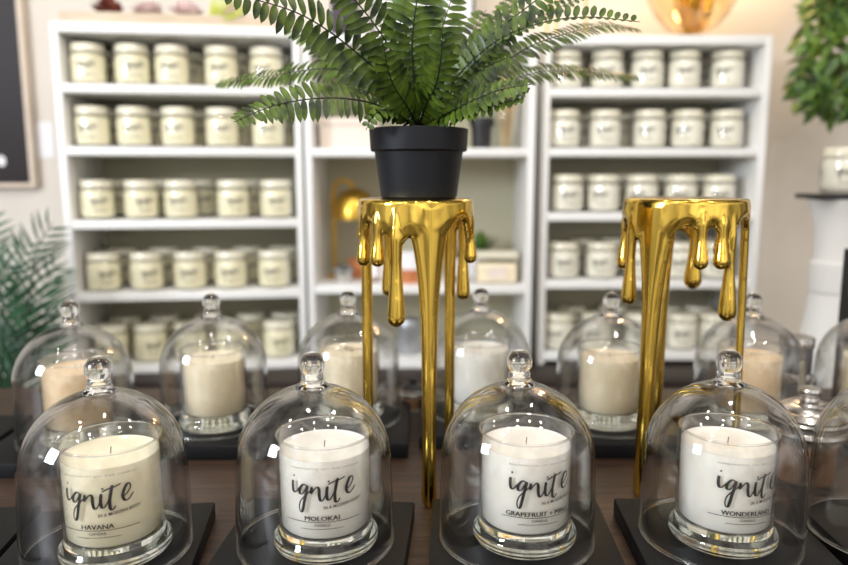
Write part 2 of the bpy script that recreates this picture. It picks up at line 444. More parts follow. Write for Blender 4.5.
# ------------------------------------------------------------------ gold dripping stands
def drip_stand(name, label, x, y, R, drips, legs, base=.03, lean=0):
    H = 1.0975-TABLE
    bm = bmesh.new()
    lathe([(0, H), (R-.003, H), (R, H-.003), (R, H-.012), (R-.007, H-.016), (0, H-.016)], 96, bm)
    allb = [(a, w, dp) for a, w, dp, *_ in drips] + [(a, w, dp) for a, w, dp, *_ in legs]
    N = 240
    ring = []
    for k in range(N):
        th = 2*PI*k/N
        L = base
        for a, w, dp in allb:
            da = (math.degrees(th)-a+180) % 360-180
            L += dp*math.exp(-(da/w)**2)
        s, c = math.sin(th), -math.cos(th)
        ri, ro = R-.008, R
        ring.append([bm.verts.new((r*s, r*c, z)) for r, z in ((ro, H-.006), (ro+.001, H-L*.6), (ro-.001, H-L+.003), (ro-.004, H-L), (ri+.001, H-L+.003), (ri, H-.006))])
    for k in range(N):
        A, B = ring[k], ring[(k+1) % N]
        for j in range(6):
            bm.faces.new((A[j], B[j], B[(j+1) % 6], A[(j+1) % 6]))
    for a, w, dp, zl, r0, rb in drips:
        r0, rb = r0*1.22, rb*1.24
        th = math.radians(a); d = Vector((math.sin(th), -math.cos(th), 0))
        top = H-.010; end = H-zl
        n = 44; pts, rad = [], []
        for i in range(n+1):
            t = i/n
            pts.append(d*(R-.003+.0015*t)+Vector((0, 0, top+(end-top)*t)))
            tt = max(0, (t-.45)/.55)
            r = r0*(1-.25*min(1, t/.45)) + (rb-r0*.75)*(tt*tt*(3-2*tt))
            r *= min(1, .45+t*2.2)
            lenrem = (1-t)*(top-end)
            if lenrem < rb: r *= math.sqrt(max(.06, 1-(1-lenrem/rb)**2))
            rad.append(r)
        tube(bm, pts, rad, 14)
    for a, w, dp, r0, r1, rf in legs:
        n = 40; secs = []
        for i in range(n+1):
            t = i/n; z = (H-.008)*(1-t)
            wd = r1+(r0-r1)*math.exp(-(t*5.2)**1.25)
            th_ = min(r1, .0065+(r1-.0065)*min(1, t*3))
            if z < .05:
                k = (1-z/.05)**1.2; wd += (rf-r1)*k; th_ += (rf-r1)*k
            if z < .006:
                q = math.sqrt(max(.15, 1-(1-z/.006)**2*.6)); wd *= q; th_ *= q
            sec = []
            for k in range(18):
                b = 2*PI*k/18
                rr = R+.001-th_+lean*t+th_*math.cos(b); an = math.radians(a)+wd*math.sin(b)/R
                sec.append(bm.verts.new((rr*math.sin(an), -rr*math.cos(an), z)))
            secs.append(sec)
        for A, B in zip(secs, secs[1:]):
            for k in range(18): bm.faces.new((A[k], A[(k+1) % 18], B[(k+1) % 18], B[k]))
        bm.faces.new(secs[0]); bm.faces.new(secs[-1][::-1])
    bmesh.ops.recalc_face_normals(bm, faces=bm.faces[:])
    me = bpy.data.meshes.new('m'); bm.to_mesh(me); bm.free()
    ob = bpy.data.objects.new('m', me); C.objects.link(ob)
    rm = ob.modifiers.new('r', 'REMESH'); rm.mode = 'VOXEL'; rm.voxel_size = .0017
    sm = ob.modifiers.new('s', 'SMOOTH'); sm.iterations = 5; sm.factor = .5
    bpy.context.view_layer.update()
    out = bpy.data.meshes.new_from_object(ob.evaluated_get(bpy.context.evaluated_depsgraph_get()))
    bpy.data.objects.remove(ob); bpy.data.meshes.remove(me)
    zmin = min(v.co.z for v in out.vertices)
    for v in out.vertices: v.co.z -= zmin
    out.polygons.foreach_set('use_smooth', [True]*len(out.polygons))
    o = link(name, out, M['gold']); o.location = (x, y, TABLE+.0002)
    tag(o, label, 'plant stand', 'gold dripping stands')
    return H-zmin
top_l = drip_stand('dripping_stand', 'gold stand with melting drips carrying the potted fern', -.0094, .826, .0665,
    # angle, spread, wall depth, drip length, radius, bulb radius
    [(-66, 8, .030, .076, .0056, .0072), (-40, 9, .018, .074, .0062, .0074), (-19, 11, .030, .139, .0072, .0086),
     (74, 11, .036, .074, .0055, .007), (118, 9, .014, .125, .006, .0072), (212, 14, .03, .125, .0075, .008),
     (180, 10, .018, .06, .005, .006), (-100, 10, .012, .05, .005, .006)],
    [(15, 22, .03, .030, .0092, .0108), (137, 14, .02, .014, .0068, .0085), (256, 12, .016, .013, .0066, .008)], base=.022)
top_r = drip_stand('dripping_stand', 'empty gold stand with melting drips, right of the fern', .3085, .843, .0705,
    [(-76, 9, .020, .125, .0060, .0074), (-4, 8, .016, .077, .006, .0076), (16, 8, .016, .077, .006, .0078),
     (27, 9, .022, .136, .006, .0084), (148, 12, .03, .118, .007, .0095), (120, 12, .02, .075, .006, .008), (-120, 14, .02, .09, .006, .008)],
    [(-48, 22, .034, .032, .0098, .0104), (72, 10, .022, .012, .0048, .0075), (182, 22, .03, .022, .0105, .009)], base=.024, lean=.006)
STAND_TOP = TABLE+.0002+top_l

# ------------------------------------------------------------------ potted fern
PX, PY = -.006, .826
pf = thing('potted_fern', 'artificial green fern in a black pot on the left gold stand', 'plant', (PX, PY, STAND_TOP))
ph = 1.176-STAND_TOP
link('pot', lathe([(0, 0), (.042, 0), (.044, .002), (.0505, ph-.026), (.0535, ph-.0255), (.0552, ph-.024), (.0565, ph-.001), (.0555, ph), (.0530, ph), (.0520, ph-.008), (0, ph-.008)], 64, angle=35), M['pot'], pf)
link('soil', lathe([(0, ph-.0075), (.0515, ph-.0075), (.03, ph-.003), (0, ph-.001)], 32), M['soil'], pf)

def leaf(bm, base, d, nrm, L, W, mi=0, cup=.15, droop=0, tip=.0, shape=(0, .55, .95, 1, .8, .42, 0)):
    """one leaflet: pointed oval, folded along the midrib, two halves"""
    d = d.normalized(); s = d.cross(nrm).normalized(); u = s.cross(d)
    n = len(shape)-1
    mid, le, ri = [], [], []
    for i in range(n+1):
        t = i/n
        c = base+d*L*t-u*droop*L*t*t
        w = W*.5*shape[i]
        mid.append(bm.verts.new(c))
        if 0 < i < n or shape[i] > 0:
            le.append(bm.verts.new(c+s*w+u*w*cup*2)); ri.append(bm.verts.new(c-s*w+u*w*cup*2))
        else:
            le.append(None); ri.append(None)
    for A, sgn in ((le, 1), (ri, -1)):
        for i in range(n):
            q = [v for v in (mid[i], mid[i+1], A[i+1], A[i]) if v is not None]
            if len(q) > 2:
                f = bm.faces.new(q if sgn > 0 else q[::-1]); f.material_index = mi; f.smooth = True

def frond(name, parent, ctrl, nrm, L, W, step, mats, fwd=.35, stem=.0011, sides=(1, 1), start=.12, origin=Vector((0, 0, 0)), droop=.15, endk=.35, lift=0, shape=(0, .55, .95, 1, .8, .42, 0)):
    pts = crom(ctrl, 14)
    bm = bmesh.new()
    n = len(pts)
    cum = [0]
    for a, b in zip(pts, pts[1:]): cum.append(cum[-1]+(b-a).length)
    tot = cum[-1]
    sp = pts[::3] + ([pts[-1]] if (n-1) % 3 else [])
    tube(bm, [p-origin for p in sp], [stem*(1.25-.9*i/len(sp)) for i in range(len(sp))], 6)
    for f in bm.faces: f.material_index = 1; f.smooth = True
    s = tot*start; i = 0; k = 0
    while s < tot*.985:
        while cum[i+1] < s: i += 1
        t = (s-cum[i])/(cum[i+1]-cum[i]); p = pts[i].lerp(pts[i+1], t)
        T = (pts[i+1]-pts[i]).normalized(); S = T.cross(nrm).normalized(); Nn = S.cross(T)
        q = (s/tot-start)/(1-start)
        ln = L*min(1, .55+q*2.2)*(1 if q < .55 else 1-(1-endk)*((q-.55)/.45)**1.4)
        for sd in (0, 1):
            if not sides[sd]: continue
            sg = 1 if sd == 0 else -1
            d = S*sg+T*(fwd+random.uniform(-.08, .08))+Nn*(random.uniform(-.1, .12)+lift)
            leaf(bm, p-origin+T*step*.5*sd*.3, d, Nn+S*random.uniform(-.25, .25), ln*sides[sd]*random.uniform(.92, 1.06), W*(.65+.35*ln/L), 0, .12, droop*random.uniform(.5, 1.5), shape=shape)
        s += step*random.uniform(.93, 1.07)*(.7+.3*ln/L)
    bmesh.ops.remove_doubles(bm, verts=bm.verts[:], dist=1e-6)
    me = bpy.data.meshes.new('frond'); bm.to_mesh(me); bm.free()
    return link(name, me, mats, parent)

ORG = Vector((PX, PY, STAND_TOP))
LM = [M['leaf'], M['stem']]
def fr(px, nrm, L, W, step, **k):
    W *= .76; L *= 1.12; step *= .86
    k.setdefault('shape', (.25, .8, .98, 1, .92, .66, .0))
    ctrl = [P(x, y, Y) for x, y, Y in px]
    return frond('frond', pf, ctrl, Vector(nrm).normalized(), L, W, step, LM, origin=ORG, **k)
B = (418, 128, .826)
# left side
fr([B, (385, 108, .80), (350, 99, .77), (310, 99, .755), (270, 107, .74), (234, 122, .71)], (0, -.8, .55), .024, .0095, .0088, fwd=.12)
fr([B, (392, 92, .84), (355, 73, .86), (318, 69, .89), (275, 75, .93), (215, 84, 1.0)], (0, -.75, .6), .020, .0095, .0092, fwd=.12)
fr([B, (402, 95, .82), (372, 66, .80), (330, 32, .78), (290, 10, .75), (225, -8, .71)], (.25, -.85, .35), .030, .0125, .0125, fwd=.25)
fr([B, (405, 80, .81), (385, 40, .79), (355, 0, .77), (320, -35, .75)], (.3, -.85, .2), .028, .011, .0105, fwd=.3)
fr([B, (400, 100, .85), (365, 80, .89), (330, 50, .92), (290, 30, .95)], (.2, -.8, .5), .026, .0105, .0105, fwd=.25)
# middle
fr([B, (415, 90, .80), (412, 45, .785), (417, 0, .775), (425, -40, .77)], (0, -1, .15), .029, .0105, .0092, fwd=.22)
fr([B, (412, 85, .84), (402, 30, .85), (391, -15, .86)], (.1, -1, .1), .027, .0105, .010, fwd=.3)
fr([B, (424, 85, .83), (440, 35, .83), (456, -15, .83)], (-.2, -1, .1), .027, .0105, .010, fwd=.3)
fr([B, (422, 95, .87), (428, 50, .90), (426, 5, .93), (420, -30, .95)], (0, -1, .2), .028, .011, .0105, fwd=.3)
fr([B, (426, 105, .79), (436, 85, .765), (441, 58, .745), (443, 30, .735)], (0, -1, .35), .022, .0095, .0092, fwd=.3)
fr([B, (408, 108, .79), (396, 90, .765), (388, 70, .75), (384, 48, .74)], (0, -1, .35), .022, .0095, .0092, fwd=.3)
# right side
fr([B, (436, 92, .81), (462, 62, .80), (495, 32, .79), (530, 5, .78), (560, -20, .77)], (-.3, -.85, .35), .024, .0105, .0108, fwd=.3)
fr([B, (440, 95, .83), (470, 62, .84), (505, 36, .85), (545, 14, .86), (590, -6, .88)], (-.2, -.8, .5), .020, .0095, .0105, fwd=.3, sides=(.6, 1))
fr([B, (442, 98, .80), (465, 68, .785), (500, 39, .775), (545, 22, .768), (590, 17, .762), (640, 22, .752)], (0, -.85, .45), .017, .0095, .0105, fwd=.2, sides=(.22, 1), droop=0, start=.2)
fr([B, (444, 105, .82), (470, 84, .82), (505, 62, .83), (540, 42, .85), (600, 26, .94), (640, 30, 1.0)], (-.1, -.75, .6), .019, .009, .0095, fwd=.25)
fr([B, (446, 112, .84), (475, 94, .87), (510, 80, .91), (560, 70, .98), (640, 78, 1.1)], (0, -.7, .6), .020, .0095, .0095, fwd=.2)
fr([B, (445, 115, .79), (470, 102, .77), (500, 90, .755), (532, 84, .745)], (0, -.75, .6), .020, .0095, .0085, fwd=.2)
fr([B, (442, 118, .80), (462, 108, .785), (485, 103, .775), (510, 98, .77), (530, 88, .765)], (0, -.3, 1), .017, .009, .0085, fwd=.25, droop=.4)
fr([B, (448, 118, .80), (475, 112, .77), (500, 104, .755), (524, 98, .745)], (0, -.6, .8), .018, .009, .0085, fwd=.2)
fr([B, (440, 104, .81), (460, 84, .80), (484, 68, .79), (512, 56, .785)], (-.2, -.8, .5), .022, .0095, .009, fwd=.25)
fr([B, (430, 100, .83), (446, 70, .85), (468, 40, .87), (486, 10, .89)], (-.2, -.9, .2), .025, .0105, .0105, fwd=.3)
fr([B, (404, 100, .87), (384, 78, .90), (352, 60, .94), (322, 50, .98)], (.1, -.8, .5), .024, .010, .010, fwd=.25)
fr([B, (434, 110, .84), (455, 88, .87), (480, 60, .90), (500, 25, .93), (515, -10, .95)], (-.2, -.85, .3), .025, .0105, .0105, fwd=.3)
fr([B, (398, 112, .79), (382, 110, .77), (372, 118, .765), (366, 130, .762)], (0, -.6, .8), .016, .009, .0088, fwd=.2)

# ------------------------------------------------------------------ bookcases
def bookcase(label, x0, y0, W, rot, tops, lip=.024, depth=.29, zb=.598, ztop=None):
    """origin at the front left corner; tops: z of the upper faces of the shelves, the first is the top panel"""
    t = thing('bookcase', label, 'bookcase', (x0, y0, zb), rot, 'white bookcases against the back wall')
    zt = tops[0]-zb
    for nx in (0, W-.018):
        link('side_panel', boxme(nx, nx+.018, 0, depth, 0, zt-.0005, .001), M['white_paint'], t)
    link('top_panel', boxme(.0182, W-.0182, 0, depth-.007, zt-lip, zt, .001), M['white_paint'], t)
    link('back_panel', boxme(.0182, W-.0182, depth-.006, depth, 0, zt-.0005), M['back_board_shaded'], t)
    for z in tops[1:]:
        link('shelf', boxme(.0182, W-.0182, .002, depth-.0065, z-zb-lip*.9, z-zb, .001), M['white_paint'], t)
    return t
def zrow(ys, Y, xx=424):
    return [P(xx, y, Y).z for y in ys]
cab = thing('low_cabinet', 'dark brown low cabinet along the back wall carrying the three white bookcases', 'cabinet', (0, 1.80, 0))
link('cabinet_top', boxme(-1.0, .965, -.005, .455, .574, .5975, .002), M['dark_wood'], cab)
link('cabinet_body', boxme(-.98, .945, .02, .45, 0, .5738), M['dark_wood'], cab)
for k in range(4):
    d_ = link('door', boxme(-.97+k*.478, -.50+k*.478, .006, .0195, .05, .56, .002), M['dark_wood'], cab)

WL, RL = .605, math.radians(8)
zl = zrow([24.5, 85, 147, 220, 292, 364], 1.858)
LX, LY = -.321-WL*math.cos(RL), 1.9-WL*math.sin(RL)
bl = bookcase('white bookcase on the left, full of cream candle jars', LX, LY, WL, RL, zl)
zm = zrow([34, 148, 286, 361], 1.90)
bookcase('white middle bookcase behind the fern, holding mixed decor', -.314, 1.90, .606, 0, zm)
zr = zrow([35, 88, 148, 213, 281, 353], 1.94)
RX, RY, WR_ = .319, 1.94, .600
br = bookcase('white bookcase on the right, full of white candle jars', RX, RY, WR_, 0, zr, depth=.28)

# ------------------------------------------------------------------ candle jars on the shelves
jar_glass = lathe([(.036, .001), (.0415, .003), (.0452, .009), (.046, .02), (.046, .07), (.0445, .077), (.0405, .080), (.040, .082), (.0380, .082), (.0385, .079), (.0425, .0755), (.0438, .07), (.0438, .02), (.043, .010), (.0395, .0055), (0, .005), (0, .001), (.036, .001)], 32, angle=60)
jar_glass.materials.append(M['cup_glass'])
jar_fill = lathe([(0, .006), (.038, .0065), (.042, .011), (.0434, .022), (.0434, .070), (.042, .075), (.038, .0775), (0, .0775)], 32)
jar_fill2 = jar_fill.copy()
jar_fill.materials.append(M['jar_wax']); jar_fill2.materials.append(M['jar_wax_white'])
jar_lid = lathe([(0, .0823), (.0402, .0823), (.0415, .0835), (.0415, .1), (.040, .1025), (0, .1045)], 32, angle=45)
jar_lid.materials.append(M['jar_lid'])
bm = bmesh.new()
def wrapj(u, z): return Vector((.0464*math.sin(u/.0464), -.0464*math.cos(u/.0464), z))
stroke_faces(bm, lambda p: wrapj((p.x-338)*UX*.72, .0485-(p.y-262)*UZ*.72))
text_faces(bm, 'SOY WAX CANDLE', .005, 0, .024, wrapj, 1, .0001, .03)
jar_text = fin(bm, smooth=False, recalc=False); jar_text.materials.append(M['ink'])

def make_jar(label, white):
    t = thing('candle_jar', label, 'candle jar', (0, 0, 0))
    link('jar', jar_glass, None, t); link('wax', jar_fill2 if white else jar_fill, None, t)
    link('lid', jar_lid, None, t); link('label_lettering', jar_text, None, t)
    return t
protos = {}
ORD = ['first', 'second', 'third', 'fourth', 'fifth']
def place_jar(white, loc, rz, label, group):
    if white not in protos:
        o = make_jar(label, white); o.location = loc; o.rotation_euler.z = rz; o['group'] = group; protos[white] = o
        return o
    return dup(protos[white], loc, rz, label, group)

def shelf_row(case, white, z, xs, row, side, yrow, skip_back=()):
    g = 'candle jars on the %s shelf of the %s bookcase' % (row, side)
    col = 'white' if white else 'cream'
    # front jars stand 6 cm in from the shelf edge, a second row 12 cm behind them
    rot, ox0, oy0, W = (RL, LX, LY, WL) if case is bl else (0, RX, RY, WR_)
    c, s = math.cos(rot), math.sin(rot)
    for bk in (0, 1):
        last = -1
        for i, x in enumerate(xs):
            if bk and i in skip_back: continue
            yin = .062 if not bk else .185
            q = P(x, yrow, 1.0); k = q.x
            ox, oy = ox0-s*yin, oy0+c*yin
            t = (ox-k*oy)/(k*s-c)
            if bk: t += random.uniform(.038, .058)*(1 if x < 660 else -1)
            t = min(max(t, .0665, last+.0945), W-.0665)
            if t < last+.094: continue
            last = t
            n = ORD[i]
            if bk: lab = '%s candle jar behind the %s front jar, %s shelf of the %s bookcase' % (col, n, row, side)
            else: lab = '%s candle jar, %s from the left in front on the %s shelf, %s bookcase' % (col, n, row, side)
            X, Y = ox+c*t, oy+s*t
            place_jar(white, (X, Y, z+.0003), math.atan2(-X, Y)+random.uniform(-.25, .25), lab, g)

rowsL = [('top', [86, 132, 172, 221, 266]), ('second', [89, 134, 178, 222, 268]), ('third', [97, 141, 181, 233, 276]), ('fourth', [104, 147, 190, 231, 274]), ('bottom visible', [112, 151, 191, 232, 279])]
for (nm, xs), z, yr in zip(rowsL, zl[1:], (60, 124, 197, 268, 340)): shelf_row(bl, False, z, xs, nm, 'left', yr)
rowsR = [('top', [566, 607, 647, 684, 727]), ('second', [564, 605, 649, 687, 726]), ('third', [567, 603, 641, 680, 718]), ('fourth', [563, 601, 640, 679, 716]), ('bottom visible', [555, 596, 640, 681, 712])]
for (nm, xs), z, yr in zip(rowsR, zr[1:], (67, 127, 195, 262, 330)): shelf_row(br, True, z, xs, nm, 'right', yr, skip_back=(2,))

# ------------------------------------------------------------------ decor in the middle bookcase
def on(x, z, Y): return Vector((P(x, 176, 1.0).x*Y, Y, z+.0003))
z1, z2, z3 = zm[1], zm[2], zm[3]
p = on(351, z1, 2.02)
o = link('storage_box', None); bpy.data.objects.remove(o)
t = thing('storage_box', 'pale pink lidded box on the upper shelf left of the fern pot', 'box', p)
link('box_body', boxme(-.078, .078, -.055, .055, 0, .062, .002), M['pink_box'], t); link('box_lid', boxme(-.081, .081, -.058, .058, .0622, .084, .002), M['pink_box'], t)
p = on(481, z1, 2.0)
t = thing('plant_pot', 'small black pot standing on the upper shelf beside the glass vase', 'pot', p)
link('pot_body', lathe([(0, 0), (.026, 0), (.029, .06), (.034, .062), (.034, .085), (.031, .085), (.030, .07), (0, .07)], 32), M['black'], t)
link('soil', lathe([(0, .0705), (.0295, .0705), (0, .076)], 24), M['soil'], t)
p = on(505, z1, 2.02)
t = thing('glass_vase', 'clear glass vase with dried stems on the upper shelf right of the fern', 'vase', p)
link('vase_glass', lathe([(0, 0), (.03, 0), (.033, .004), (.034, .12), (.0325, .12), (.0315, .006), (0, .005), (0, 0)], 32), M['cup_glass'], t)
bm = bmesh.new()
for k in range(16):
    a = random.uniform(0, 6.28); r = random.uniform(.003, .015); r2 = r+random.uniform(0, .02); h = random.uniform(.12, .2)
    tube(bm, [Vector((r*math.cos(a), r*math.sin(a), .008)), Vector((r2*.8*math.cos(a), r2*.8*math.sin(a), h*.6)), Vector((r2*math.cos(a), r2*math.sin(a), h))], [.0015, .0025, .006], 5)
link('dried_stems', fin(bm), M['dry'], t)
# gold dome lamp
p = on(333, z2, 2.06)
t = thing('table_lamp', 'small gold table lamp with a dome shade on the middle shelf', 'lamp', p)
link('base', lathe([(0, 0), (.024, 0), (.024, .006), (.021, .009), (.006, .011), (0, .011)], 32), M['gold_soft'], t)
hh = P(331, 185, 2.06).z-z2
link('pole', fin(tube(bmesh.new(), crom([(0, 0, .01), (0, 0, hh*.6), (.0, 0, hh*.88), (.012, 0, hh*1.03), (.038, -.0, hh*1.04), (.062, 0, hh*.97)], 6), .0065, 10)), M['gold_soft'], t)
s_ = link('lamp_shade', lathe([(.047, 0), (.047, .012), (.043, .04), (.03, .058), (.012, .066), (0, .068), (0, .065), (.011, .063), (.0285, .055), (.041, .039), (.045, .012), (.045, 0), (.047, 0)], 40), M['gold_soft'], t)
s_.location = (.064, -.02, hh*.97-.088); s_.scale = (1.28, 1.28, 1.28)
p = on(342, z2, 1.97)
t = thing('metal_cup', 'little silver cup below the gold lamp on the middle shelf', 'cup', p)
link('cup', lathe([(0, 0), (.023, 0), (.026, .004), (.027, .045), (.025, .045), (.0245, .006), (0, .005)], 32), M['silver'], t)
link('cup_band', lathe([(.0272, .03), (.0285, .031), (.0285, .036), (.0272, .037), (.0272, .03)], 32), M['tin'], t)

def bottle(x, z, Y, label, r, h, body, cap, text=True):
    t = thing('labelled_bottle', label, 'bottle', on(x, z, Y), math.atan2(-(x-424)/709, 1))
    link('bottle_body', lathe([(0, 0), (r*.9, 0), (r, .003), (r, h*.68), (r*.8, h*.75), (r*.45, h*.8), (r*.42, h*.86), (0, h*.86)], 32), body, t)
    link('cap', lathe([(0, h*.862), (r*.5, h*.862), (r*.5, h), (0, h)], 24), cap, t)
    b = bmesh.new(); k = [(b.verts.new(((r+.0004)*math.sin(a), -(r+.0004)*math.cos(a), h*.15)), b.verts.new(((r+.0004)*math.sin(a), -(r+.0004)*math.cos(a), h*.55))) for a in [i/10-1 for i in range(21)]]
    for q, w in zip(k, k[1:]): b.faces.new((q[0], w[0], w[1], q[1]))
    link('paper_label', fin(b, recalc=False), M['paper'], t)
    return t
bottle(372, z2, 1.98, 'small clear bottle with white label seen through the left gold drips', .02, .105, M['cup_glass'], M['silver'])
bottle(389, z2, 1.97, 'larger pink tinted bottle with white label behind the gold drips', .026, .135, M['pink_box'], M['silver'])
bottle(461, z2, 1.98, 'dark bottle glimpsed beside the right drip of the fern stand', .012, .12, M['black'], M['black'])
t = thing('copper_candle', 'copper candle vessel with a white labelled lid behind the gold drips', 'candle', on(411, z2, 1.98))
link('vessel', lathe([(0, 0), (.038, 0), (.041, .003), (.041, .038), (.038, .038), (.038, .004), (0, .004)], 40), M['copper'], t)
link('inner_jar', lathe([(0, .005), (.034, .005), (.036, .04), (.036, .082), (.03, .086), (0, .086)], 40), M['paper'], t)
t = thing('copper_box', 'low copper box standing at the left of the drips on the middle shelf', 'box', on(362, z2, 2.08))
link('box_body', boxme(-.04, .04, -.03, .03, 0, .045, .002), M['copper'], t); link('lid', boxme(-.042, .042, -.032, .032, .0452, .055, .002), M['copper'], t)
t = thing('square_candle', 'wide square glass candle with white label on the middle shelf', 'candle', on(497, z2, 1.975))
link('glass_jar', boxme(-.058, .058, -.04, .04, 0, .068, .008), M['cup_glass'], t)
link('wax', boxme(-.055, .055, -.037, .037, .003, .056, .007), M['wax_ivory'], t)
link('lid', boxme(-.058, .058, -.04, .04, .0685, .088, .004), M['jar_lid'], t)
lb = boxme(-.026, .026, -.0409, -.0403, .014, .046); link('paper_label', lb, M['pink_box'], t)
# green sprig behind it
t = thing('green_sprig', 'small bright green sprig in a white pot behind the square candle', 'plant', on(478, z2, 2.1))
link('pot', lathe([(0, 0), (.026, 0), (.032, .06), (.029, .06), (.027, .05), (0, .05)], 24), M['paper'], t)
bm = bmesh.new()
for k in range(26):
    a = random.uniform(-1.6, 1.6); e = random.uniform(.6, 1.4)
    leaf(bm, Vector((.008*math.cos(a), .008*math.sin(a), .05+.02*random.random())), Vector((math.cos(a)*math.cos(e), math.sin(a)*math.cos(e), math.sin(e))), Vector((-math.sin(a)*.2, .1, 1)), random.uniform(.06, .085), .016)
me = bpy.data.meshes.new('l'); bm.to_mesh(me); bm.free(); link('leaves', me, M['tree_leaf'], t)
# grey tin on the lower shelf
t = thing('grey_tin', 'grey metal canister on the lower shelf between the two rear cloches', 'canister', on(408, z3, 1.99))
link('body', lathe([(0, 0), (.031, 0), (.032, .002), (.032, .075), (0, .075)], 40), M['tin'], t)
link('lid', lathe([(0, .0752), (.0335, .0752), (.0335, .098), (.031, .101), (0, .101)], 40), M['tin'], t)

# ------------------------------------------------------------------ small jars on the table
def lidded(x, y, name, label, k=1.0):
    t = thing(name, label, 'jar', (x, y, TABLE+.0003))
    j = link('glass_body', lathe([(0, 0), (.040*k, 0), (.0435*k, .003), (.045*k, .012), (.045*k, .055*k), (.0435*k, .066*k), (.040*k, .070*k), (.0376*k, .070*k), (.0376*k, .007), (0, .006), (0, 0)], 48, angle=60), M['cup_glass'], t)
    link('wax', lathe([(0, .0065), (.0372*k, .0072), (.0372*k, .058*k), (0, .058*k)], 48), M['amber_wax'], t)
    link('lid_band', lathe([(.0405*k, .0703*k), (.0485*k, .0705*k), (.0495*k, .073*k), (.0485*k, .077*k), (.0465*k, .079*k), (.0465*k, .083*k), (.0485*k, .085*k), (.049*k, .088*k), (.047*k, .091*k), (.040*k, .0915*k), (.0405*k, .0703*k)], 64, angle=30), M['silver'], t)
    link('lid', lathe([(0, .0917*k), (.047*k, .0917*k), (.0475*k, .094*k), (.040*k, .100*k), (.037*k, .1005*k), (.034*k, .104*k), (.026*k, .108*k), (.023*k, .1085*k), (.02*k, .111*k), (.012*k, .113*k), (0, .113*k)], 64, angle=25), M['silver'], t)
    link('knob', lathe([(0, .1132*k), (.0125*k, .1132*k), (.0105*k, .117*k), (.0135*k, .121*k), (.0145*k, .125*k), (.0125*k, .129*k), (0, .1295*k)], 32, angle=50), M['silver'], t)
    return t
M['amber_wax'] = mat('amber_wax', (150, 110, 74), .5, var=.1, scale=20)
lidded(.470, .835, 'lidded_jar', 'round glass jar of amber wax under a stepped silver lid, right of WONDERLAND', .93)
lidded(-.018, 1.10, 'lidded_jar', 'small copper coloured jar with dark lid between the two rear cloches', .42)
for ch in bpy.data.objects['lidded_jar.001'].children:
    if ch.name.startswith(('lid.', 'knob')):
        ch.data.materials.clear(); ch.data.materials.append(M['black'])
# stacked tins behind the right cloches
for k, (dz, lab) in enumerate(((0, 'lower grey tin of the pair stacked beside the white pedestal'), (.0585, 'upper grey tin of the pair stacked beside the white pedestal'))):
    t = thing('round_tin', lab, 'tin', (.608, 1.13, TABLE+.0003+dz), 0, 'stacked round tins')
    link('body', lathe([(0, 0), (.024, 0), (.025, .002), (.025, .042), (0, .042)], 40), M['tin'], t)
    link('lid', lathe([(0, .0422), (.0265, .0422), (.0265, .056), (.025, .058), (0, .058)], 40), M['silver'], t)

# ------------------------------------------------------------------ right side: pedestal, board, jar, black case, tree
pc = P(831, 300, 1.62)
zt_ = P(825, 199, 1.62).z
t = thing('pedestal', 'white waisted pedestal on the right with a black board on top', 'pedestal', (pc.x, 1.62, 0))
zk = P(825, 292, 1.62).z; zk2 = P(825, 262, 1.62).z; zbm = P(825, 345, 1.62).z
link('upper_body', lathe([(0, zk+.002), (.05, zk+.002), (.051, zk2), (.046, zk2+.002), (.0455, zk2+.03), (.0485, zt_-.06), (.056, zt_-.025), (.066, zt_), (0, zt_)], 48, angle=30), M['white_paint'], t)
link('lower_body', lathe([(0, 0), (.13, 0), (.12, .3), (.085, .55), (.066, zbm), (.054, (zbm+zk)/2), (.049, zk), (0, zk)], 48, angle=30), M['white_paint'], t)
brd = link('serving_board', boxme(-.072, .09, -.06, .06, 0, .011, .002), M['black']); brd.location = (pc.x, 1.62, zt_+.0003)
tag(brd, 'thin black board lying on the white pedestal under a jar', 'board')
pj = P(841, 190, 1.62)
dup(protos[True], (pj.x, 1.62, zt_+.0118), -.3, 'white candle jar on the black board of the pedestal', 'candle jar on the pedestal')
pb = P(846, 330, 1.5)
t = thing('standing_board', 'black framed standing board at the right edge in front of the pedestal', 'frame', (pb.x+.04, 1.5, TABLE+.0003-.0))
z0f, z1f = 0, P(846, 247, 1.5).z-TABLE
t.location.y = 1.17; k_ = 1.17/1.5
xf = P(846, 330, 1.17).x; t.location.x = xf+.05
z1f = P(846, 249, 1.17).z-TABLE
link('frame', None).name = 'x'; bpy.data.objects.remove(bpy.data.objects['x'])
bm = bmesh.new()
box(bm, -.06, -.048, -.008, .008, 0, z1f); box(bm, .048, .06, -.008, .008, 0, z1f); box(bm, -.048, .048, -.008, .008, z1f-.012, z1f); box(bm, -.048, .048, -.008, .008, 0, .012)
link('frame', fin(bm, smooth=False), M['black'], t); link('panel', boxme(-.048, .048, -.002, .004, .012, z1f-.012), M['chalk'], t)

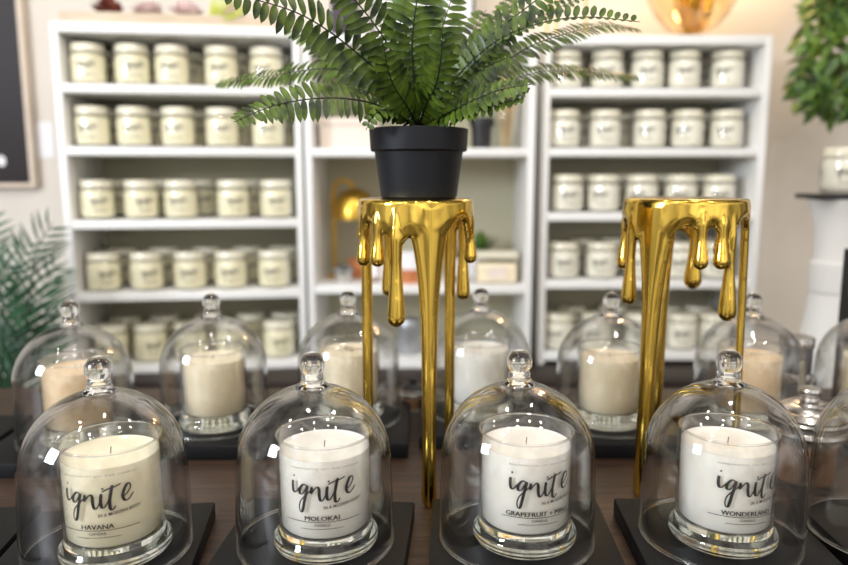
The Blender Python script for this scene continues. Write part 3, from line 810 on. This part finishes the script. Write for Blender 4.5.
def tree():
    tx = P(912, 100, 1.85).x
    t = thing('leafy_tree', 'bushy green potted tree hanging into the upper right corner', 'plant', (tx, 1.95, 0))
    link('planter', lathe([(0, 0), (.11, 0), (.14, .26), (.125, .26), (.12, .22), (0, .22)], 32), M['pink_box'], t)
    link('trunk', fin(tube(bmesh.new(), crom([(0, 0, .2), (.015, 0, .7), (-.01, 0, 1.2), (.0, 0, 1.75)], 6), .012, 8)), M['bark'], t)
    bm = bmesh.new()
    org = Vector((tx, 1.95, 0))
    for k in range(620):
        # clumps along drooping branches on the left of the crown
        bx = random.gauss(0, 1)
        x = 835+random.gauss(0, 24); y = random.uniform(-70, 112)
        lim = 800 - max(0, (y-60))*.16 + max(0, 30-y)*.35
        if x < lim: x = lim+random.random()*14
        q = P(x+random.uniform(-2, 2), y, 1.95+random.uniform(-.12, .12))-org
        d = Vector((random.gauss(-.4, .6), random.gauss(-.3, .5), random.gauss(-.55, .4)))
        leaf(bm, q, d, Vector((random.gauss(0, .5), -.7, .7)), random.uniform(.04, .065), random.uniform(.018, .027), 0, .1, .2)
    me = bpy.data.meshes.new('f'); bm.to_mesh(me); bm.free(); link('foliage', me, M['tree_leaf'], t)
    bm = bmesh.new()
    for k in range(14):
        y = random.uniform(-50, 100)
        e = P(random.uniform(802, 850), y, 1.95+random.uniform(-.08, .08))-org
        s = Vector((0, 0, max(.9, e.z+.05)))
        tube(bm, [s, s.lerp(e, .5)+Vector((0, 0, .04)), e], [.004, .003, .0015], 5)
    link('branches', fin(bm), M['bark'], t)
tree()

# ------------------------------------------------------------------ left side: palm, chalkboard, notes
def palm():
    o = Vector((P(-14, 430, 1.62).x, 1.62, 0))
    t = thing('potted_palm', 'dark green palm with feathery fronds at the left edge behind the table', 'plant', o)
    link('planter', lathe([(0, 0), (.10, 0), (.125, .28), (.11, .28), (.105, .24), (0, .24)], 32), M['pink_box'], t)
    link('soil', lathe([(0, .2402), (.104, .2402), (0, .25)], 24), M['soil'], t)
    for tip, mid, dy in (((52, 222), (30, 300), -.05), ((28, 238), (16, 320), .05), ((60, 262), (36, 330), .1), ((56, 318), (30, 350), -.1), ((-10, 215), (-4, 310), .0), ((8, 262), (4, 330), -.12), ((-40, 250), (-22, 330), .05), ((44, 352), (22, 372), .02), ((20, 300), (10, 350), .1)):
        a = Vector((0, 0, .24))
        m_ = P(mid[0], mid[1], 1.62+dy*.5)-o; e = P(tip[0], tip[1], 1.62+dy)-o
        frond('frond', t, [a, a.lerp(m_, .5)+Vector((-.01, 0, 0)), m_, m_.lerp(e, .5)+Vector((-.012, 0, .015)), e], Vector((.1, -1, .2)).normalized(), .115, .009, .026, [M['palm'], M['stem']], fwd=.9, stem=.0025, start=.4, droop=.25)
palm()
x1 = P(33, 183, 2.24)
t = thing('chalkboard', 'dark chalkboard with pale frame hanging on the wall at the upper left', 'chalkboard', (x1.x-.35, 2.235, x1.z))
link('board_panel', boxme(-.36, .35, -.008, .008, 0, 1.0, .001), M['chalk'], t)
bm = bmesh.new(); box(bm, .3505, .364, -.012, .012, -.013, 1.013); box(bm, -.374, -.3605, -.012, .012, -.013, 1.013); box(bm, -.3603, .3503, -.012, .012, -.013, -.0005); box(bm, -.3603, .3503, -.012, .012, 1.0005, 1.013)
link('frame', fin(bm, smooth=False), M['frame_pale'], t)
q = P(1, 161, 2.225)
bm = bmesh.new(); pts = [bm.verts.new((q.x-t.location.x+.014*math.cos(a*PI/8), -.0085, q.z-t.location.z+.017*math.sin(a*PI/8))) for a in range(16)]; bm.faces.new(pts)
link('chalk_mark', fin(bm, smooth=False), M['paper'], t)
q = P(45, 140, 2.255)
o = link('paper_note', boxme(-.025, .025, -.0012, .0012, -.055, .055), M['paper']); o.location = (q.x, 2.2588, q.z)
tag(o, 'white paper note on the wall between the chalkboard and the left bookcase', 'note')

# ------------------------------------------------------------------ on top of the bookcases
c, s = math.cos(RL), math.sin(RL)
def onl(tx, ty): return Vector((LX+c*tx-s*ty, LY+s*tx+c*ty, zl[0]+.0004))
t = thing('wooden_tray', 'pale wooden tray along the top of the left bookcase, filled with flowers', 'tray', onl(.005, .06), RL)
bm = bmesh.new(); box(bm, 0, .585, 0, .012, 0, .038, .001); box(bm, 0, .585, .148, .16, 0, .038, .001); box(bm, 0, .012, .0122, .1478, 0, .038); box(bm, .573, .585, .0122, .1478, 0, .038); box(bm, .0122, .5728, .0122, .1478, 0, .006)
link('tray_body', fin(bm, smooth=False), M['pale_wood'], t)
def bloom(label, tx, ty, r, m_, n=26, cat='flower'):
    o = onl(tx, ty)+Vector((0, 0, .0066))
    bm = bmesh.new()
    for k in range(n):
        a = random.uniform(0, 6.28); e = math.asin(random.uniform(-.1, 1))
        leaf(bm, Vector((0, 0, r*.75)), Vector((math.cos(a)*math.cos(e), math.sin(a)*math.cos(e), math.sin(e)*.8)), Vector((-math.sin(a)*.3, math.cos(a)*.3, 1)), r*random.uniform(.8, 1.1), r*.7, 0, .25, -.15)
    tube(bm, [Vector((0, 0, 0)), Vector((0, 0, r*.8))], .004, 6)
    me = bpy.data.meshes.new('b'); bm.to_mesh(me); bm.free()
    q = link('cut_flower', me, m_); q.location = o
    tag(q, label, cat, 'flowers in the tray on the left bookcase')
for tx, m_, lab in ((.12, 'flower_red', 'dark red flower in the tray, nearest the chalkboard'), (.215, 'flower', 'pale pink flower right of the dark red one in the tray'), (.31, 'flower', 'pale pink flower in the middle of the tray, left of the lime leaf'), (.425, 'flower', 'pale flower in the tray just right of the lime leaf'), (.52, 'flower', 'pale flower at the fern end of the tray')):
    bloom(lab, tx, .085, .045, M[m_])
bm = bmesh.new()
q0 = onl(.368, .07)+Vector((0, 0, .0066))
for k in range(7): leaf(bm, Vector((0, 0, .0)), Vector((.25+.14*k, -.05, 1.0-.09*k)), Vector((-.3, -1, .2)), .09+.01*k, .012)
me = bpy.data.meshes.new('b'); bm.to_mesh(me); bm.free(); o = link('lime_leaf_sprig', me, M['lime']); o.location = q0
tag(o, 'lime green leaf sprig in the tray on the left bookcase', 'leaf')

# framed picture on the middle bookcase
pa, pb_ = P(345, 36, 2.08), P(472, 36, 2.08)
t = thing('picture_frame', 'large white picture with black edge leaning behind the fern on the middle bookcase', 'picture', ((pa.x+pb_.x)/2+.04, 2.10, zm[0]+.0005))
w2 = (pb_.x-pa.x)/2-.04
link('picture', boxme(-w2, w2, -.004, .006, .006, .40), M['paper'], t)
bm = bmesh.new(); box(bm, w2+.0002, w2+.008, -.01, .01, 0, .41); box(bm, -w2-.008, -w2-.0002, -.01, .01, 0, .41); box(bm, -w2, w2, -.01, .01, 0, .0058); box(bm, -w2, w2, -.01, .01, .4002, .41)
link('frame', fin(bm, smooth=False), M['black'], t)
for k, (x, cc, lab) in enumerate(((338, (58, 40, 60), 'dark purple box standing on the middle bookcase left of the picture'), (352, (44, 34, 40), 'near black box standing on the middle bookcase beside the purple one'))):
    M['bx%d' % k] = mat('dark_card%d' % k, cc, .5)
    q = P(x, 36, 2.0)
    t = thing('tall_box', lab, 'box', (q.x, 2.0, zm[0]+.0005), 0, 'dark boxes on the middle bookcase')
    link('box_body', boxme(-.017, .017, -.02, .02, 0, .11-.01*k, .001), M['bx%d' % k], t); link('lid', boxme(-.0178, .0178, -.0208, .0208, .1102-.01*k, .128-.01*k, .001), M['bx%d' % k], t)

# gold wire plant stand on the right bookcase
q = P(566, 38, 2.06)
t = thing('wire_stand', 'thin gold wire stand on the left end of the right bookcase', 'stand', (q.x, 2.06, zr[0]+.0004))
for dx, dy in ((-.05, .03), (-.036, -.04), (.05, -.02)):
    link('leg', fin(tube(bmesh.new(), [Vector((dx, dy, 0)), Vector((dx*.9, dy*.9, .24))], .0032, 8)), M['gold_soft'], t)
bm = bmesh.new(); n = 40
tube(bm, [Vector((.055*math.cos(2*PI*k/n), .048*math.sin(2*PI*k/n), .24)) for k in range(n+1)], .0035, 8)
link('ring', fin(bm), M['gold_soft'], t)
# amber bowl
q = P(688, 36, 2.09)
t = thing('amber_bowl', 'amber glass bowl with silver foot on top of the right bookcase', 'bowl', (q.x, 2.07, zr[0]+.0004))
link('foot', lathe([(0, 0), (.05, 0), (.052, .004), (.034, .012), (.024, .02), (0, .022)], 40), M['silver'], t)
link('bowl_glass', lathe([(0, .0225), (.03, .023), (.065, .04), (.098, .075), (.122, .12), (.138, .17), (.140, .19), (.137, .19), (.134, .17), (.118, .122), (.094, .078), (.062, .044), (.028, .028), (0, .027), (0, .0225)], 64), M['amber'], t)
bm = bmesh.new()
for k in range(9):
    a = k*2.4; r = .012+.007*k
    tube(bm, crom([(r*.3*math.cos(a), r*.3*math.sin(a), .03), (r*.8*math.cos(a), r*.8*math.sin(a), .08), (r*1.1*math.cos(a+.4), r*1.1*math.sin(a+.4), .15)], 5), [.006, .008, .01, .011, .01, .012, .013, .012, .01, .008, .005], 8)
link('dried_filling', fin(bm), M['gold_soft'], t)

# ------------------------------------------------------------------ light
w = bpy.data.worlds.new('shop_light'); sc.world = w; w.use_nodes = True
nt = w.node_tree; nt.nodes.clear()
out = nt.nodes.new('ShaderNodeOutputWorld'); bg = nt.nodes.new('ShaderNodeBackground')
# unseen shop: front brightened for the candles, noise added for gold reflections, darker floor
tc = nt.nodes.new('ShaderNodeTexCoord'); sepx = nt.nodes.new('ShaderNodeSeparateXYZ')
nt.links.new(tc.outputs['Generated'], sepx.inputs[0])
def ramp(src, lo, hi, stops):
    mr = nt.nodes.new('ShaderNodeMapRange'); mr.inputs[1].default_value = lo; mr.inputs[2].default_value = hi
    rp = nt.nodes.new('ShaderNodeValToRGB'); e = rp.color_ramp.elements
    nt.links.new(src, mr.inputs[0]); nt.links.new(mr.outputs[0], rp.inputs[0])
    e[0].position, e[0].color = stops[0][0], (*stops[0][1], 1); e[1].position, e[1].color = stops[-1][0], (*stops[-1][1], 1)
    for p, c in stops[1:-1]: k = e.new(p); k.color = (*c, 1)
    return rp.outputs[0]
def mulc(a, b):
    m = nt.nodes.new('ShaderNodeMix'); m.data_type = 'RGBA'; m.blend_type = 'MULTIPLY'; m.inputs[0].default_value = 1
    nt.links.new(a, m.inputs[6]); nt.links.new(b, m.inputs[7]); return m.outputs[2]
up = ramp(sepx.outputs['Z'], -1, 1, [(.30, (.12, .10, .085)), (.48, (.5, .48, .46)), (.62, (1, .98, .95)), (.9, (.75, .72, .68))])
fr_ = ramp(sepx.outputs['Y'], -1, 1, [(.0, (1.9, 1.9, 1.9)), (.35, (.9, .88, .86)), (.6, (.36, .35, .34))])
nz = nt.nodes.new('ShaderNodeTexNoise'); nz.inputs['Scale'].default_value = 3.2; nz.inputs['Detail'].default_value = 2
nt.links.new(tc.outputs['Generated'], nz.inputs[0])
nb = ramp(nz.outputs[0], 0, 1, [(.40, (.35, .34, .33)), (.6, (1.6, 1.6, 1.6))])
nt.links.new(mulc(mulc(up, fr_), nb), bg.inputs[0]); bg.inputs[1].default_value = .78; nt.links.new(bg.outputs[0], out.inputs[0])

def area(name, loc, tgt, sx, sy, power, col):
    l = bpy.data.lights.new(name, 'AREA'); l.shape = 'RECTANGLE'; l.size = sx; l.size_y = sy; l.energy = power; l.color = col
    o = bpy.data.objects.new(name, l); C.objects.link(o); o.location = loc
    o.rotation_euler = (Vector(tgt)-Vector(loc)).to_track_quat('-Z', 'Y').to_euler()
    return o
area('shop_window', (-2.0, -.5, 1.75), (-.3, 1.2, 1.0), .5, .6, 45, (.82, .9, 1))
for i, (x, y, z) in enumerate(((-.9, -.5, 2.5), (-.45, -.15, 2.5), (0, .2, 2.5), (.45, .5, 2.5), (.95, .2, 2.5), (-.95, .45, 2.5), (-.3, .85, 2.55), (.6, 1.05, 2.55))):
    l = bpy.data.lights.new('ceiling_bulb', 'POINT'); l.energy = 9; l.color = (1, .93, .84); l.shadow_soft_size = .045
    o = bpy.data.objects.new('ceiling_bulb', l); C.objects.link(o); o.location = (x, y, z)
l = bpy.data.lights.new('wall_lamp', 'POINT'); l.energy = 7; l.color = (1, .60, .28); l.shadow_soft_size = .05
o = bpy.data.objects.new('wall_lamp', l); C.objects.link(o); o.location = (.85, 2.08, 1.92)
